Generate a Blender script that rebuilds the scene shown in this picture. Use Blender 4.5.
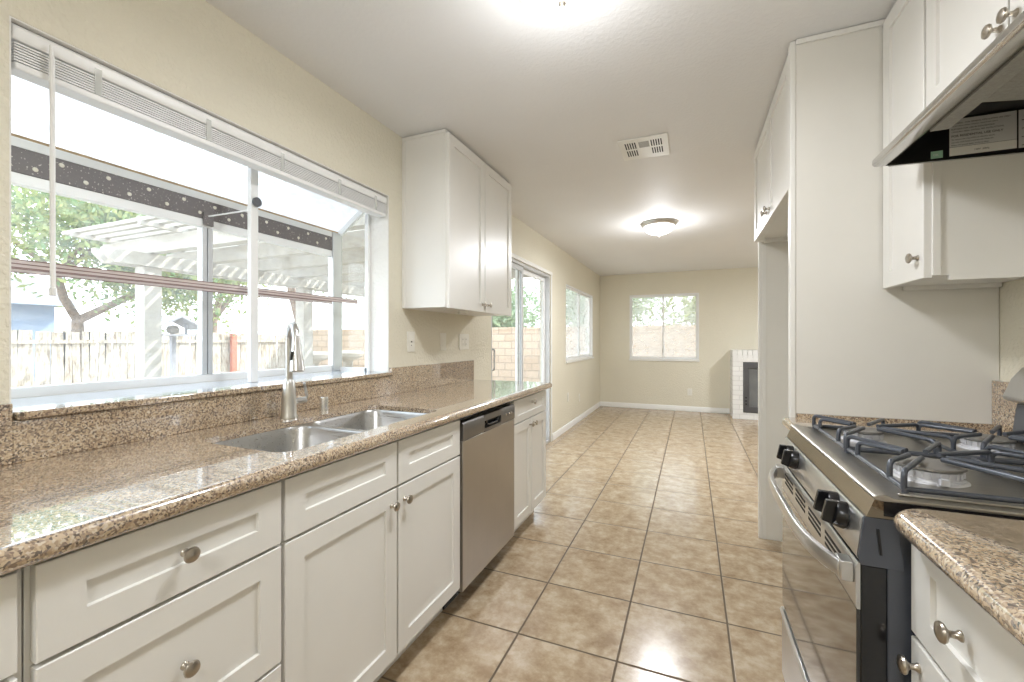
import bpy, math, random
from math import pi, sin, cos, radians
from mathutils import Vector, Matrix
from mathutils.geometry import tessellate_polygon
random.seed(7)
for o in list(bpy.data.objects): bpy.data.objects.remove(o)
SC = bpy.context.scene
COL = SC.collection
CH = 2.44          # ceiling height
# ------------------------------------------------------------ camera
cam = bpy.data.objects.new('camera', bpy.data.cameras.new('camera')); COL.objects.link(cam)
cam.location = (0, 0, 1.2442); cam.rotation_euler = (pi/2, 0, .395)
cam.data.sensor_width = 36; cam.data.lens = 36*429.7/1024; cam.data.shift_y = -1.3/1024
cam.data.clip_start = .02; cam.data.clip_end = 300
SC.camera = cam
# ------------------------------------------------------------ world, sun, exposure
W = bpy.data.worlds.new('world'); SC.world = W; W.use_nodes = True
nt = W.node_tree; nt.nodes.clear()
wo = nt.nodes.new('ShaderNodeOutputWorld'); bg = nt.nodes.new('ShaderNodeBackground')
tc = nt.nodes.new('ShaderNodeTexCoord'); sp = nt.nodes.new('ShaderNodeSeparateXYZ'); rp = nt.nodes.new('ShaderNodeValToRGB')
nt.links.new(tc.outputs['Generated'], sp.inputs[0]); nt.links.new(sp.outputs['Z'], rp.inputs[0])
rp.color_ramp.elements[0].color = (.87, .93, 1.0, 1); rp.color_ramp.elements[1].color = (.70, .84, 1, 1)
nt.links.new(rp.outputs[0], bg.inputs[0]); bg.inputs[1].default_value = 3.7
nt.links.new(bg.outputs[0], wo.inputs[0])
sun = bpy.data.objects.new('sun', bpy.data.lights.new('sun', 'SUN')); COL.objects.link(sun)
sun.data.energy = 5.5; sun.data.angle = radians(.6); sun.data.color = (1, .96, .9)
SUN_DIR = Vector((-.45, -.7, -.85)).normalized()       # direction the light travels
sun.rotation_euler = SUN_DIR.to_track_quat('-Z', 'Y').to_euler()
SC.view_settings.view_transform = 'Standard'; SC.view_settings.look = 'None'
SC.view_settings.gamma = 1; SC.view_settings.use_curve_mapping = False
SC.view_settings.exposure = .58
LAMP_W = 22

# ------------------------------------------------------------ materials
def rgb(r, g, b):
    f = lambda c: ((c/255)/12.92 if c/255 <= .04045 else ((c/255+.055)/1.055)**2.4)
    return (f(r), f(g), f(b), 1)
def newmat(name):
    m = bpy.data.materials.new(name); m.use_nodes = True
    n = m.node_tree.nodes; b = n.get('Principled BSDF')
    return m, m.node_tree, b
def N(t, kind, **kw):
    n = t.nodes.new('ShaderNode'+kind)
    for k, v in kw.items(): setattr(n, k, v)
    return n
def posn(t, scale=1.0, sc=None):
    g = N(t, 'TexCoord'); mp = N(t, 'Mapping')
    mp.inputs['Scale'].default_value = sc or (scale,)*3
    t.links.new(g.outputs['Object'], mp.inputs[0]); return mp.outputs[0]
def noise(t, vec, scale, detail=4, rough=.55):
    n = N(t, 'TexNoise'); n.inputs['Scale'].default_value = scale; n.inputs['Detail'].default_value = detail
    n.inputs['Roughness'].default_value = rough; t.links.new(vec, n.inputs['Vector']); return n
def ramp(t, fac, stops, interp='LINEAR'):
    r = N(t, 'ValToRGB'); cr = r.color_ramp; cr.interpolation = interp
    while len(cr.elements) < len(stops): cr.elements.new(.5)
    for e, (p, c) in zip(cr.elements, stops): e.position = p; e.color = c
    t.links.new(fac, r.inputs[0]); return r.outputs[0]
def bump(t, b, h, strength, dist=.002):
    n = N(t, 'Bump'); n.inputs['Strength'].default_value = strength; n.inputs['Distance'].default_value = dist
    t.links.new(h, n.inputs['Height']); t.links.new(n.outputs[0], b.inputs['Normal'])
def plain(name, col, rough=.5, metal=0, var=.04, vs=6, bmp=0, bs=60, coat=0, aniso=None):
    m, t, b = newmat(name)
    c2 = tuple(max(0, c*(1-var*2)) for c in col[:3])+(1,); v = posn(t)
    n = noise(t, v, vs); o = ramp(t, n.outputs['Fac'], [(.3, c2), (.7, col)])
    t.links.new(o, b.inputs['Base Color']); b.inputs['Roughness'].default_value = rough; b.inputs['Metallic'].default_value = metal
    if coat: b.inputs['Coat Weight'].default_value = coat; b.inputs['Coat Roughness'].default_value = .08
    if bmp:
        n2 = noise(t, v, bs, 3); bump(t, b, n2.outputs['Fac'], bmp)
    if aniso:     # brushed metal: stretched fine noise in the roughness
        v2 = posn(t, sc=aniso); n3 = noise(t, v2, 1, 2)
        mr = N(t, 'MapRange'); mr.inputs['To Min'].default_value = rough*.8; mr.inputs['To Max'].default_value = rough*1.3
        t.links.new(n3.outputs['Fac'], mr.inputs['Value']); t.links.new(mr.outputs[0], b.inputs['Roughness'])
        bump(t, b, n3.outputs['Fac'], .03, .0004)
    return m
M = {}
def wallmat(name, col, s=.5):
    m, t, b = newmat(name); v = posn(t)
    n = noise(t, v, 1.3, 3); o = ramp(t, n.outputs['Fac'], [(.3, tuple(c*.96 for c in col[:3])+(1,)), (.7, col)])
    t.links.new(o, b.inputs['Base Color']); b.inputs['Roughness'].default_value = .62
    a = noise(t, v, 55, 3, .5); k = ramp(t, a.outputs['Fac'], [(.42, (0, 0, 0, 1)), (.6, (1, 1, 1, 1))])
    bump(t, b, k, s, .003)
    return m
M['wall'] = wallmat('wall_paint', rgb(227, 221, 202))
M['ceiling'] = wallmat('ceiling_paint', rgb(232, 231, 229), .22)
M['white'] = plain('white_cabinet_paint', rgb(232, 230, 224), .32, var=.01)
M['trim'] = plain('white_trim_paint', rgb(238, 237, 232), .35, var=.01)
M['panel'] = plain('painted_panel', rgb(228, 225, 217), .4, var=.015)
M['jamb'] = wallmat('white_jamb_paint', rgb(238, 236, 230), .35)
M['inside'] = plain('cabinet_interior_wood', rgb(190, 180, 160), .6)  # even beige tone of the interior wood
M['vinyl'] = plain('white_vinyl', rgb(240, 240, 238), .35, var=.01)
M['alu'] = plain('grey_aluminium_frame', rgb(205, 206, 206), .4, .3, var=.05)
def speck():
    m, t, b = newmat('dark_speckled_header'); v = posn(t); n = noise(t, v, 170, 2, .5)
    o = ramp(t, n.outputs['Fac'], [(.0, rgb(104, 98, 97)), (.66, rgb(112, 106, 104)), (.70, rgb(205, 200, 190))]); t.links.new(o, b.inputs['Base Color']); b.inputs['Roughness'].default_value = .5; return m
M['darkalu'] = speck()
M['screwwhite'] = plain('pale_sealant_screw', rgb(225, 220, 205), .6)
M['rust'] = plain('brownish_metal_edge', rgb(150, 120, 115), .5, .1, var=.15, vs=40)
M['pinkalu'] = plain('pinkish_metal_channel', rgb(224, 212, 208), .5, 0)
M['tan'] = plain('aged_tan_sealant', rgb(196, 168, 128), .7, var=.15, vs=30)
M['steel'] = plain('brushed_stainless', rgb(204, 203, 201), .28, .95, var=.02)
M['polished'] = plain('polished_range_trim', rgb(158, 148, 134), .12, 1, var=.01)
M['satin'] = plain('satin_faucet_steel', rgb(208, 207, 204), .3, 1, var=.01)
M['hoodsteel'] = plain('hood_stainless', rgb(198, 196, 193), .2, 1, var=.01)
M['dwsteel'] = plain('dishwasher_stainless', rgb(176, 170, 162), .33, .95, var=.03, aniso=(300, 300, 3))
M['sinksteel'] = plain('sink_stainless', rgb(190, 190, 190), .28, 1, var=.02, aniso=(3, 200, 200))
M['chrome'] = plain('polished_metal', rgb(225, 225, 225), .25, 1, var=.01)
M['nickel'] = plain('satin_nickel', rgb(180, 172, 160), .28, 1, var=.02)
M['black'] = plain('black_enamel', rgb(26, 27, 30), .18, var=.05)
M['blackglass'] = plain('black_oven_glass', rgb(24, 20, 17), .04, var=.03, coat=1)
M['blackplastic'] = plain('black_plastic', rgb(20, 20, 22), .25, var=.05)
M['iron'] = plain('cast_iron_grate', rgb(82, 86, 94), .3, .25, var=.06)
M['cap'] = plain('burner_cap_enamel', rgb(132, 128, 122), .45, .2, var=.06)
M['burner'] = plain('burner_aluminium', rgb(218, 218, 221), .4, .25, var=.06)
M['cook'] = plain('stainless_cooktop', rgb(172, 168, 160), .3, .9, var=.03, aniso=(5, 200, 5))
M['rangegrey'] = plain('dark_grey_enamel', rgb(84, 88, 97), .25, .2, var=.06)
M['backgrey'] = plain('backguard_grey', rgb(104, 106, 110), .4, .2, var=.05)
M['hoodblack'] = plain('hood_black_inside', rgb(22, 22, 26), .35, var=.2)
M['filter'] = plain('aluminium_filter', rgb(160, 158, 150), .5, .5, var=.1, vs=120, bmp=.4, bs=300)
M['plate'] = plain('plastic_plate', rgb(236, 233, 222), .35, var=.01)
M['greystick'] = plain('grey_foil_label', rgb(222, 222, 220), .5, 0, var=.04)
M['whitestick'] = plain('white_paper_label', rgb(244, 242, 236), .6)
M['greenstick'] = plain('green_sticker', rgb(170, 215, 188), .6)
M['ink'] = plain('label_ink', rgb(60, 60, 62), .7)
M['slot'] = plain('dark_slot', rgb(30, 30, 32), .7)
M['brickwhite'] = None
M['insert'] = plain('fireplace_insert_grey', rgb(96, 96, 98), .45, .4, var=.05)
M['fglass'] = plain('fireplace_glass', rgb(120, 122, 122), .12, var=.1)
M['concrete'] = plain('patio_concrete', rgb(160, 152, 140), .85, var=.08, vs=3, bmp=.3)
M['pergola'] = plain('white_painted_timber', rgb(186, 180, 170), .7, var=.1, vs=8, bmp=.2)
M['bark'] = plain('tree_bark', rgb(150, 128, 110), .9, var=.25, vs=9, bmp=.8, bs=25)
M['shedwall'] = plain('pale_blue_wall', rgb(140, 156, 180), .8, var=.03)
M['shingle'] = plain('grey_shingles', rgb(122, 120, 124), .9, var=.2, vs=14)
M['stool'] = plain('cast_stone', rgb(170, 162, 150), .9, var=.15)
M['redwood'] = plain('reddish_post', rgb(190, 110, 84), .8, var=.1)
M['feeder'] = plain('grey_feeder_wood', rgb(150, 150, 155), .7)
M['roofing'] = plain('house_roofing', rgb(150, 140, 128), .9)
M['stucco'] = plain('house_stucco', rgb(214, 203, 184), .9, var=.04, bmp=.5)

def leafmat(name, a, b_):
    m, t, b = newmat(name); v = posn(t); n = noise(t, v, 2.5, 3)
    o = ramp(t, n.outputs['Fac'], [(.35, a), (.65, b_)]); t.links.new(o, b.inputs['Base Color'])
    b.inputs['Roughness'].default_value = .6; b.inputs['Transmission Weight'].default_value = 0
    tr = N(t, 'BsdfTranslucent'); t.links.new(o, tr.inputs[0]); mx = N(t, 'MixShader'); mx.inputs[0].default_value = .4
    t.links.new(b.outputs[0], mx.inputs[1]); t.links.new(tr.outputs[0], mx.inputs[2])
    t.links.new(mx.outputs[0], t.nodes['Material Output'].inputs[0]); return m
M['leaf'] = leafmat('pale_green_leaves', rgb(104, 134, 88), rgb(164, 166, 104))
M['leaf2'] = leafmat('grey_green_leaves', rgb(120, 142, 110), rgb(170, 186, 150))

def granite():
    m, t, b = newmat('speckled_tan_granite'); v = posn(t)
    d = noise(t, v, 40, 2); ad = N(t, 'VectorMath', operation='MULTIPLY_ADD')
    ad.inputs[1].default_value = (.012,)*3; t.links.new(d.outputs['Color'], ad.inputs[0]); t.links.new(v, ad.inputs[2])
    v1 = N(t, 'TexVoronoi'); v1.inputs['Scale'].default_value = 270; t.links.new(ad.outputs[0], v1.inputs['Vector'])
    sc = N(t, 'SeparateColor'); t.links.new(v1.outputs['Color'], sc.inputs[0])
    base = ramp(t, sc.outputs[0], [(0, rgb(98, 84, 72)), (.12, rgb(134, 114, 96)), (.3, rgb(176, 152, 124)), (.52, rgb(200, 178, 148)), (.78, rgb(212, 196, 172)), (.93, rgb(158, 138, 118))], 'CONSTANT')
    n2 = noise(t, v, 9, 2); tint = ramp(t, n2.outputs['Fac'], [(.35, (.86, .84, .82, 1)), (.65, (1, 1, 1, 1))])
    mx = N(t, 'Mix', data_type='RGBA', blend_type='MULTIPLY'); mx.inputs[0].default_value = 1
    t.links.new(base, mx.inputs[6]); t.links.new(tint, mx.inputs[7]); t.links.new(mx.outputs[2], b.inputs['Base Color'])
    b.inputs['Roughness'].default_value = .22; b.inputs['Coat Weight'].default_value = 1; b.inputs['Coat Roughness'].default_value = .025
    b.inputs['Coat IOR'].default_value = 2.15
    return m
M['granite'] = granite()

T = .4113
def floor_mat():
    m, t, b = newmat('beige_ceramic_tiles'); g = N(t, 'NewGeometry'); s = N(t, 'SeparateXYZ'); t.links.new(g.outputs['Position'], s.inputs[0])
    def ax(out, off):
        a = N(t, 'Math', operation='SUBTRACT'); t.links.new(out, a.inputs[0]); a.inputs[1].default_value = off
        d = N(t, 'Math', operation='DIVIDE'); t.links.new(a.outputs[0], d.inputs[0]); d.inputs[1].default_value = T
        f = N(t, 'Math', operation='FRACT'); t.links.new(d.outputs[0], f.inputs[0])
        fl = N(t, 'Math', operation='FLOOR'); t.links.new(d.outputs[0], fl.inputs[0])
        p = N(t, 'Math', operation='PINGPONG'); t.links.new(f.outputs[0], p.inputs[0]); p.inputs[1].default_value = .5
        return p.outputs[0], fl.outputs[0]
    px, fx = ax(s.outputs['X'], -.645*T-40*T); py, fy = ax(s.outputs['Y'], 8.108*T-40*T)
    mn = N(t, 'Math', operation='MINIMUM'); t.links.new(px, mn.inputs[0]); t.links.new(py, mn.inputs[1])
    mask = ramp(t, mn.outputs[0], [(.009, (0, 0, 0, 1)), (.013, (1, 1, 1, 1))])
    cb = N(t, 'CombineXYZ'); t.links.new(fx, cb.inputs[0]); t.links.new(fy, cb.inputs[1])
    wn = N(t, 'TexWhiteNoise', noise_dimensions='3D'); t.links.new(cb.outputs[0], wn.inputs['Vector'])
    ad = N(t, 'VectorMath', operation='MULTIPLY_ADD'); ad.inputs[1].default_value = (7, 7, 7)
    t.links.new(wn.outputs['Color'], ad.inputs[0]); t.links.new(g.outputs['Position'], ad.inputs[2])
    n1 = noise(t, ad.outputs[0], 12, 7, .62); n2 = noise(t, ad.outputs[0], 38, 5, .7)
    mxn = N(t, 'Math', operation='MULTIPLY_ADD'); t.links.new(n2.outputs['Fac'], mxn.inputs[0]); mxn.inputs[1].default_value = .45; t.links.new(n1.outputs['Fac'], mxn.inputs[2])
    tile = ramp(t, mxn.outputs[0], [(.54, rgb(154, 131, 103)), (.68, rgb(172, 151, 123)), (.78, rgb(184, 165, 138)), (.92, rgb(198, 182, 158))])
    mx = N(t, 'Mix', data_type='RGBA'); t.links.new(mask, mx.inputs[0]); mx.inputs[6].default_value = rgb(104, 90, 72); t.links.new(tile, mx.inputs[7])
    t.links.new(mx.outputs[2], b.inputs['Base Color'])
    r = N(t, 'MapRange'); t.links.new(mask, r.inputs['Value']); r.inputs['To Min'].default_value = .8; r.inputs['To Max'].default_value = .2
    t.links.new(r.outputs[0], b.inputs['Roughness'])
    ht = N(t, 'Math', operation='MULTIPLY_ADD'); t.links.new(n1.outputs['Fac'], ht.inputs[0]); ht.inputs[1].default_value = .25; t.links.new(mask, ht.inputs[2])
    bump(t, b, ht.outputs[0], .45, .002)
    return m
M['floor'] = floor_mat()

def thin_glass(name, haze=0., hazecol=(.9, .9, .9, 1), tint=(.97, .985, .98, 1), noisy=0, refl=1.):
    m, t, b = newmat(name); t.nodes.remove(b)
    tr = N(t, 'BsdfTransparent'); tr.inputs[0].default_value = tint
    gl = N(t, 'BsdfGlossy'); gl.inputs['Roughness'].default_value = .01
    lw = N(t, 'LayerWeight'); lw.inputs[0].default_value = .5
    pw = N(t, 'Math', operation='POWER'); t.links.new(lw.outputs['Facing'], pw.inputs[0]); pw.inputs[1].default_value = 5
    fr = N(t, 'Math', operation='MULTIPLY_ADD'); t.links.new(pw.outputs[0], fr.inputs[0]); fr.inputs[1].default_value = .6; fr.inputs[2].default_value = .035
    mx = N(t, 'MixShader'); t.links.new(fr.outputs[0], mx.inputs[0]); t.links.new(tr.outputs[0], mx.inputs[1]); t.links.new(gl.outputs[0], mx.inputs[2])
    out = mx.outputs[0]
    if haze:
        df = N(t, 'BsdfDiffuse'); df.inputs[0].default_value = hazecol; tl = N(t, 'BsdfTranslucent'); tl.inputs[0].default_value = hazecol
        m2 = N(t, 'MixShader'); m2.inputs[0].default_value = .7; t.links.new(df.outputs[0], m2.inputs[1]); t.links.new(tl.outputs[0], m2.inputs[2])
        m3 = N(t, 'MixShader'); t.links.new(out, m3.inputs[1]); t.links.new(m2.outputs[0], m3.inputs[2])
        if noisy:
            v = posn(t, sc=(3, 3, 9)); n = noise(t, v, 3, 5, .65); k = N(t, 'MapRange'); t.links.new(n.outputs['Fac'], k.inputs['Value'])
            k.inputs['From Min'].default_value = .3; k.inputs['From Max'].default_value = .7
            k.inputs['To Min'].default_value = max(0, haze-noisy); k.inputs['To Max'].default_value = haze+noisy; t.links.new(k.outputs[0], m3.inputs[0])
        else: m3.inputs[0].default_value = haze
        out = m3.outputs[0]
    t.links.new(out, t.nodes['Material Output'].inputs[0]); return m
M['glass'] = thin_glass('window_glass', .07, noisy=.05)
M['roofglass'] = thin_glass('weathered_roof_glass', .6, hazecol=(.83, .84, .88, 1), noisy=.15)
M['screenglass'] = thin_glass('screened_window_glass', .3, noisy=.1)
M['doorglass'] = thin_glass('patio_door_glass', .05, noisy=.03)
M['shelfglass'] = thin_glass('shelf_glass', .05)
M['clear'] = thin_glass('clear_plastic', .5, hazecol=(.95, .95, .93, 1))

def emit(name, col, s):
    m, t, b = newmat(name); b.inputs['Emission Color'].default_value = col; b.inputs['Emission Strength'].default_value = s
    b.inputs['Base Color'].default_value = (.9, .9, .88, 1); b.inputs['Roughness'].default_value = .3
    v = posn(t); n = noise(t, v, 9, 3); o = ramp(t, n.outputs['Fac'], [(.3, (.85, .84, .8, 1)), (.7, (.95, .94, .92, 1))]); t.links.new(o, b.inputs['Base Color'])
    return m
M['lampglass'] = emit('lit_alabaster_glass', (1, .98, .95, 1), 1.4)

def bricks(name, c1, c2, cm, w, h, mort=.01, offs=.5, axis='Y', bmp=.6):
    m, t, b = newmat(name); g = N(t, 'NewGeometry'); s = N(t, 'SeparateXYZ'); t.links.new(g.outputs['Position'], s.inputs[0])
    cb = N(t, 'CombineXYZ'); a = N(t, 'Math', operation='ADD'); t.links.new(s.outputs['X'], a.inputs[0]); t.links.new(s.outputs['Y'], a.inputs[1])
    t.links.new(a.outputs[0], cb.inputs[0]); t.links.new(s.outputs['Z'], cb.inputs[1])
    br = N(t, 'TexBrick', offset=offs); br.inputs['Scale'].default_value = 1; br.inputs['Brick Width'].default_value = w; br.inputs['Row Height'].default_value = h
    br.inputs['Mortar Size'].default_value = mort; br.inputs['Color1'].default_value = c1; br.inputs['Color2'].default_value = c2; br.inputs['Mortar'].default_value = cm
    t.links.new(cb.outputs[0], br.inputs['Vector']); t.links.new(br.outputs['Color'], b.inputs['Base Color']); b.inputs['Roughness'].default_value = .8
    inv = N(t, 'Math', operation='SUBTRACT'); inv.inputs[0].default_value = 1; t.links.new(br.outputs['Fac'], inv.inputs[1])
    bump(t, b, inv.outputs[0], bmp, .006); return m
M['block'] = bricks('tan_block_wall', rgb(200, 176, 154), rgb(190, 164, 140), rgb(156, 138, 120), .4, .2, .012)
M['whitebrick'] = bricks('painted_white_brick', rgb(238, 237, 233), rgb(230, 229, 225), rgb(218, 217, 213), .2, .075, .006)
def fence_mat():
    m, t, b = newmat('weathered_white_boards'); v = posn(t, sc=(3, 3, .6)); n = noise(t, v, 5, 6, .7)
    o = ramp(t, n.outputs['Fac'], [(.33, rgb(116, 98, 82)), (.45, rgb(164, 152, 136)), (.6, rgb(192, 184, 170))]); t.links.new(o, b.inputs['Base Color'])
    b.inputs['Roughness'].default_value = .85; return m
M['fence'] = fence_mat()

# ------------------------------------------------------------ mesh helpers (all coordinates are world coordinates)
class MB:
    def __init__(s): s.v = []; s.f = []; s.m = []
    def add(s, vs, fs, mi=0):
        o = len(s.v); s.v += [tuple(p) for p in vs]; s.f += [tuple(i+o for i in f) for f in fs]; s.m += [mi]*len(fs); return s
    def box(s, x0, x1, y0, y1, z0, z1, mi=0, rot=None, piv=None):
        x0, x1 = sorted((x0, x1)); y0, y1 = sorted((y0, y1)); z0, z1 = sorted((z0, z1))
        vs = [Vector((x, y, z)) for x in (x0, x1) for y in (y0, y1) for z in (z0, z1)]
        if rot:
            c = Vector(piv or ((x0+x1)/2, (y0+y1)/2, (z0+z1)/2)); vs = [c+rot@(p-c) for p in vs]
        return s.add(vs, [(0, 1, 3, 2), (4, 6, 7, 5), (0, 4, 5, 1), (2, 3, 7, 6), (0, 2, 6, 4), (1, 5, 7, 3)], mi)
    def prism(s, prof, a, b, axis='Y', mi=0):
        # prof in (x,z) for axis Y, (y,z) for axis X, (x,y) for axis Z
        def P(p, h): return {'Y': (p[0], h, p[1]), 'X': (h, p[0], p[1]), 'Z': (p[0], p[1], h)}[axis]
        n = len(prof); vs = [P(p, a) for p in prof]+[P(p, b) for p in prof]
        return s.add(vs, [tuple(range(n))[::-1], tuple(range(n, 2*n))]+[(i, (i+1) % n, n+(i+1) % n, n+i) for i in range(n)], mi)
    def holed(s, outer, holes, z0, z1, mi=0):
        loops = [outer]+holes; flat = [p for l in loops for p in l]
        tr = tessellate_polygon([[Vector((p[0], p[1], 0)) for p in l] for l in loops]); n = len(flat)
        vs = [(p[0], p[1], z0) for p in flat]+[(p[0], p[1], z1) for p in flat]
        fs = [tuple(t) for t in tr]+[tuple(i+n for i in t[::-1]) for t in tr]; o = 0
        for l in loops:
            k = len(l); fs += [(o+i, o+(i+1) % k, n+o+(i+1) % k, n+o+i) for i in range(k)]; o += k
        return s.add(vs, fs, mi)
    def loft(s, rings, cap0=False, cap1=False, closed=True, mi=0):
        n = len(rings[0]); vs = [p for r in rings for p in r]; fs = []
        for k in range(len(rings)-1):
            for i in range(n if closed else n-1): fs.append((k*n+i, k*n+(i+1) % n, (k+1)*n+(i+1) % n, (k+1)*n+i))
        if cap0: fs.append(tuple(range(n))[::-1])
        if cap1: fs.append(tuple(range((len(rings)-1)*n, len(rings)*n)))
        return s.add(vs, fs, mi)
    def tube(s, pts, r, n=8, mi=0, cap=True, sq=None):
        pts = [Vector(p) for p in pts]; rr = r if isinstance(r, (list, tuple)) else [r]*len(pts)
        rings = []; up = None
        for i, p in enumerate(pts):
            d = (pts[min(i+1, len(pts)-1)]-pts[max(i-1, 0)]).normalized()
            if up is None:
                up = Vector((0, 0, 1)) if abs(d.z) < .9 else Vector((0, 1, 0))
            a = (up-d*up.dot(d)).normalized(); b = d.cross(a); up = a
            if sq: rings.append([p+a*(sq[0]*x)+b*(sq[1]*y) for x, y in ((1, 1), (1, -1), (-1, -1), (-1, 1))])
            else: rings.append([p+a*(rr[i]*cos(2*pi*k/n))+b*(rr[i]*sin(2*pi*k/n)) for k in range(n)])
        return s.loft(rings, cap, cap, mi=mi)
    def lathe(s, prof, c, ax=(0, 0, 1), n=24, mi=0, sx=1, sy=1):
        q = Vector(ax).normalized().to_track_quat('Z', 'Y'); c = Vector(c)
        rings = [[c+q@Vector((r*sx*cos(2*pi*k/n), r*sy*sin(2*pi*k/n), h)) for k in range(n)] for r, h in prof]
        return s.loft(rings, prof[0][0] > 1e-5, prof[-1][0] > 1e-5, mi=mi)
    def build(s, name, mat, parent=None, bevel=0, seg=2, smooth=True, ang=35):
        me = bpy.data.meshes.new(name)
        vs = [Vector(p) for p in s.v]
        if not parent:
            lo = Vector([min(p[i] for p in vs) for i in range(3)]); hi = Vector([max(p[i] for p in vs) for i in range(3)])
            org = Vector(((lo.x+hi.x)/2, (lo.y+hi.y)/2, lo.z))
        if parent: org = Vector(W_[parent.name])
        me.from_pydata([p-org for p in vs], [], s.f); 
        mats = mat if isinstance(mat, list) else [mat]
        for k in mats: me.materials.append(k)
        for p, i in zip(me.polygons, s.m): p.material_index = i
        me.validate()
        bm_fix(me)
        if smooth:
            me.polygons.foreach_set('use_smooth', [True]*len(me.polygons)); me.set_sharp_from_angle(angle=radians(ang))
        o = bpy.data.objects.new(name, me); COL.objects.link(o)
        if parent: o.parent = parent
        else: o.location = org
        W_[o.name] = tuple(org)
        if bevel:
            b = o.modifiers.new('bevel', 'BEVEL'); b.width = bevel; b.segments = seg; b.limit_method = 'ANGLE'; b.angle_limit = radians(35)
        return o
W_ = {}
import bmesh
def bm_fix(me):
    bm = bmesh.new(); bm.from_mesh(me); bmesh.ops.recalc_face_normals(bm, faces=bm.faces[:]); bm.to_mesh(me); bm.free()
def thing(name, loc, label=None, cat=None, group=None):
    o = bpy.data.objects.new(name, None); o.empty_display_size = .1; COL.objects.link(o); o.location = loc; W_[o.name] = tuple(loc)
    if label: o['label'] = label
    if cat: o['category'] = cat
    if group: o['group'] = group
    return o
def tag(o, label, cat, group=None):
    o['label'] = label; o['category'] = cat
    if group: o['group'] = group
    return o
def st(o): o['kind'] = 'structure'; return o
def stempty(name, loc): return st(thing(name, loc))
def rrect(x0, x1, y0, y1, r, n=8):
    p = []
    for cx, cy, a in ((x1-r, y1-r, 0), (x0+r, y1-r, 90), (x0+r, y0+r, 180), (x1-r, y0+r, 270)):
        for k in range(n+1):
            t = radians(a+90*k/n); p.append((cx+r*cos(t), cy+r*sin(t)))
    return p
def fillet(pts, r, n=5):
    pts = [Vector(p) for p in pts]; out = [pts[0]]
    for i in range(1, len(pts)-1):
        a, b, c = pts[i-1], pts[i], pts[i+1]; d1 = (a-b); d2 = (c-b); k = min(r, d1.length*.45, d2.length*.45)
        p, q = b+d1.normalized()*k, b+d2.normalized()*k
        for j in range(n+1):
            t = j/n; out.append(p*(1-t)**2+b*2*t*(1-t)+q*t*t)
    return out+[pts[-1]]
def text_mesh(s, size, mat, parent, name, M4, bold=0):
    cu = bpy.data.curves.new(name, 'FONT'); cu.body = s; cu.size = size; cu.extrude = .0001; cu.offset = bold; cu.align_x = 'LEFT'; cu.resolution_u = 3
    t = bpy.data.objects.new(name, cu); COL.objects.link(t); dg = bpy.context.evaluated_depsgraph_get()
    me = bpy.data.meshes.new_from_object(t.evaluated_get(dg)); bpy.data.objects.remove(t)
    me.transform(M4); org = Vector(W_[parent.name]); me.transform(Matrix.Translation(-org))
    me.materials.clear(); me.materials.append(mat); o = bpy.data.objects.new(name, me); COL.objects.link(o); o.parent = parent; W_[o.name] = tuple(org)
    return o

# ------------------------------------------------------------ the room
WX = -1.58; WT = .14; RX = .985; FY = 8.08; FX = 4.2; BY = -1.6
GW = (.51, 1.979, 1.063, 2.06)          # garden window opening (y0,y1,z0,z1)
PD = (3.33, 5.02, 0., 2.03); W2 = (5.70, 7.45, .95, 2.01); W3 = (-1.04, .125, .895, 2.055)
def wall_cells(mb, lo, hi, a0, a1, holes, axis, z0=0, z1=CH):
    ys = sorted({a0, a1, *[h[0] for h in holes], *[h[1] for h in holes]}); zs = sorted({z0, z1, *[h[2] for h in holes], *[h[3] for h in holes]})
    for i in range(len(ys)-1):
        for j in range(len(zs)-1):
            cy, cz = (ys[i]+ys[i+1])/2, (zs[j]+zs[j+1])/2
            if any(h[0] < cy < h[1] and h[2] < cz < h[3] for h in holes): continue
            if axis == 'Y': mb.box(lo, hi, ys[i], ys[i+1], zs[j], zs[j+1])
            else: mb.box(ys[i], ys[i+1], lo, hi, zs[j], zs[j+1])
st(MB().box(WX-WT, FX+.1, BY-.12, FY+WT, -.08, 0).build('floor', M['floor'], smooth=False))
st(MB().box(WX-WT-.5, FX+.6, BY-.3, FY+1.5, CH, CH+.12).build('ceiling', [M['ceiling']], smooth=False))  # overhang past the far wall is added to keep sun out of the far window
m = MB(); wall_cells(m, WX-WT, WX, BY, FY+WT, [(GW[0], GW[1], GW[2]-.02, GW[3]), PD, W2], 'Y'); st(m.build('wall_left', M['wall'], smooth=False))
m = MB(); wall_cells(m, FY, FY+WT, WX, FX, [W3], 'X'); st(m.build('wall_far', M['wall'], smooth=False))
st(MB().box(WX-WT, RX+.12, BY-.12, BY, 0, CH).build('wall_near', M['wall'], smooth=False))
st(MB().box(RX, RX+.12, BY, 3.13, 0, CH).build('wall_right', M['wall'], smooth=False))
st(MB().box(RX+.12, FX, 3.01, 3.13, 0, CH).build('wall_family_room_near', M['wall'], smooth=False))
st(MB().box(FX, FX+.12, 3.13, FY, 0, CH).build('wall_family_room_right', M['wall'], smooth=False))
# painted white reveals of the garden window
m = MB(); a = WX-WT; m.box(a, WX-.002, GW[1]-.004, GW[1], GW[2], GW[3]); m.box(a, WX-.002, GW[0], GW[0]+.004, GW[2], GW[3]); m.box(a, WX-.002, GW[0]+.004, GW[1]-.004, GW[3]-.004, GW[3])
st(m.build('trim_1', M['jamb'], smooth=False))
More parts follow.
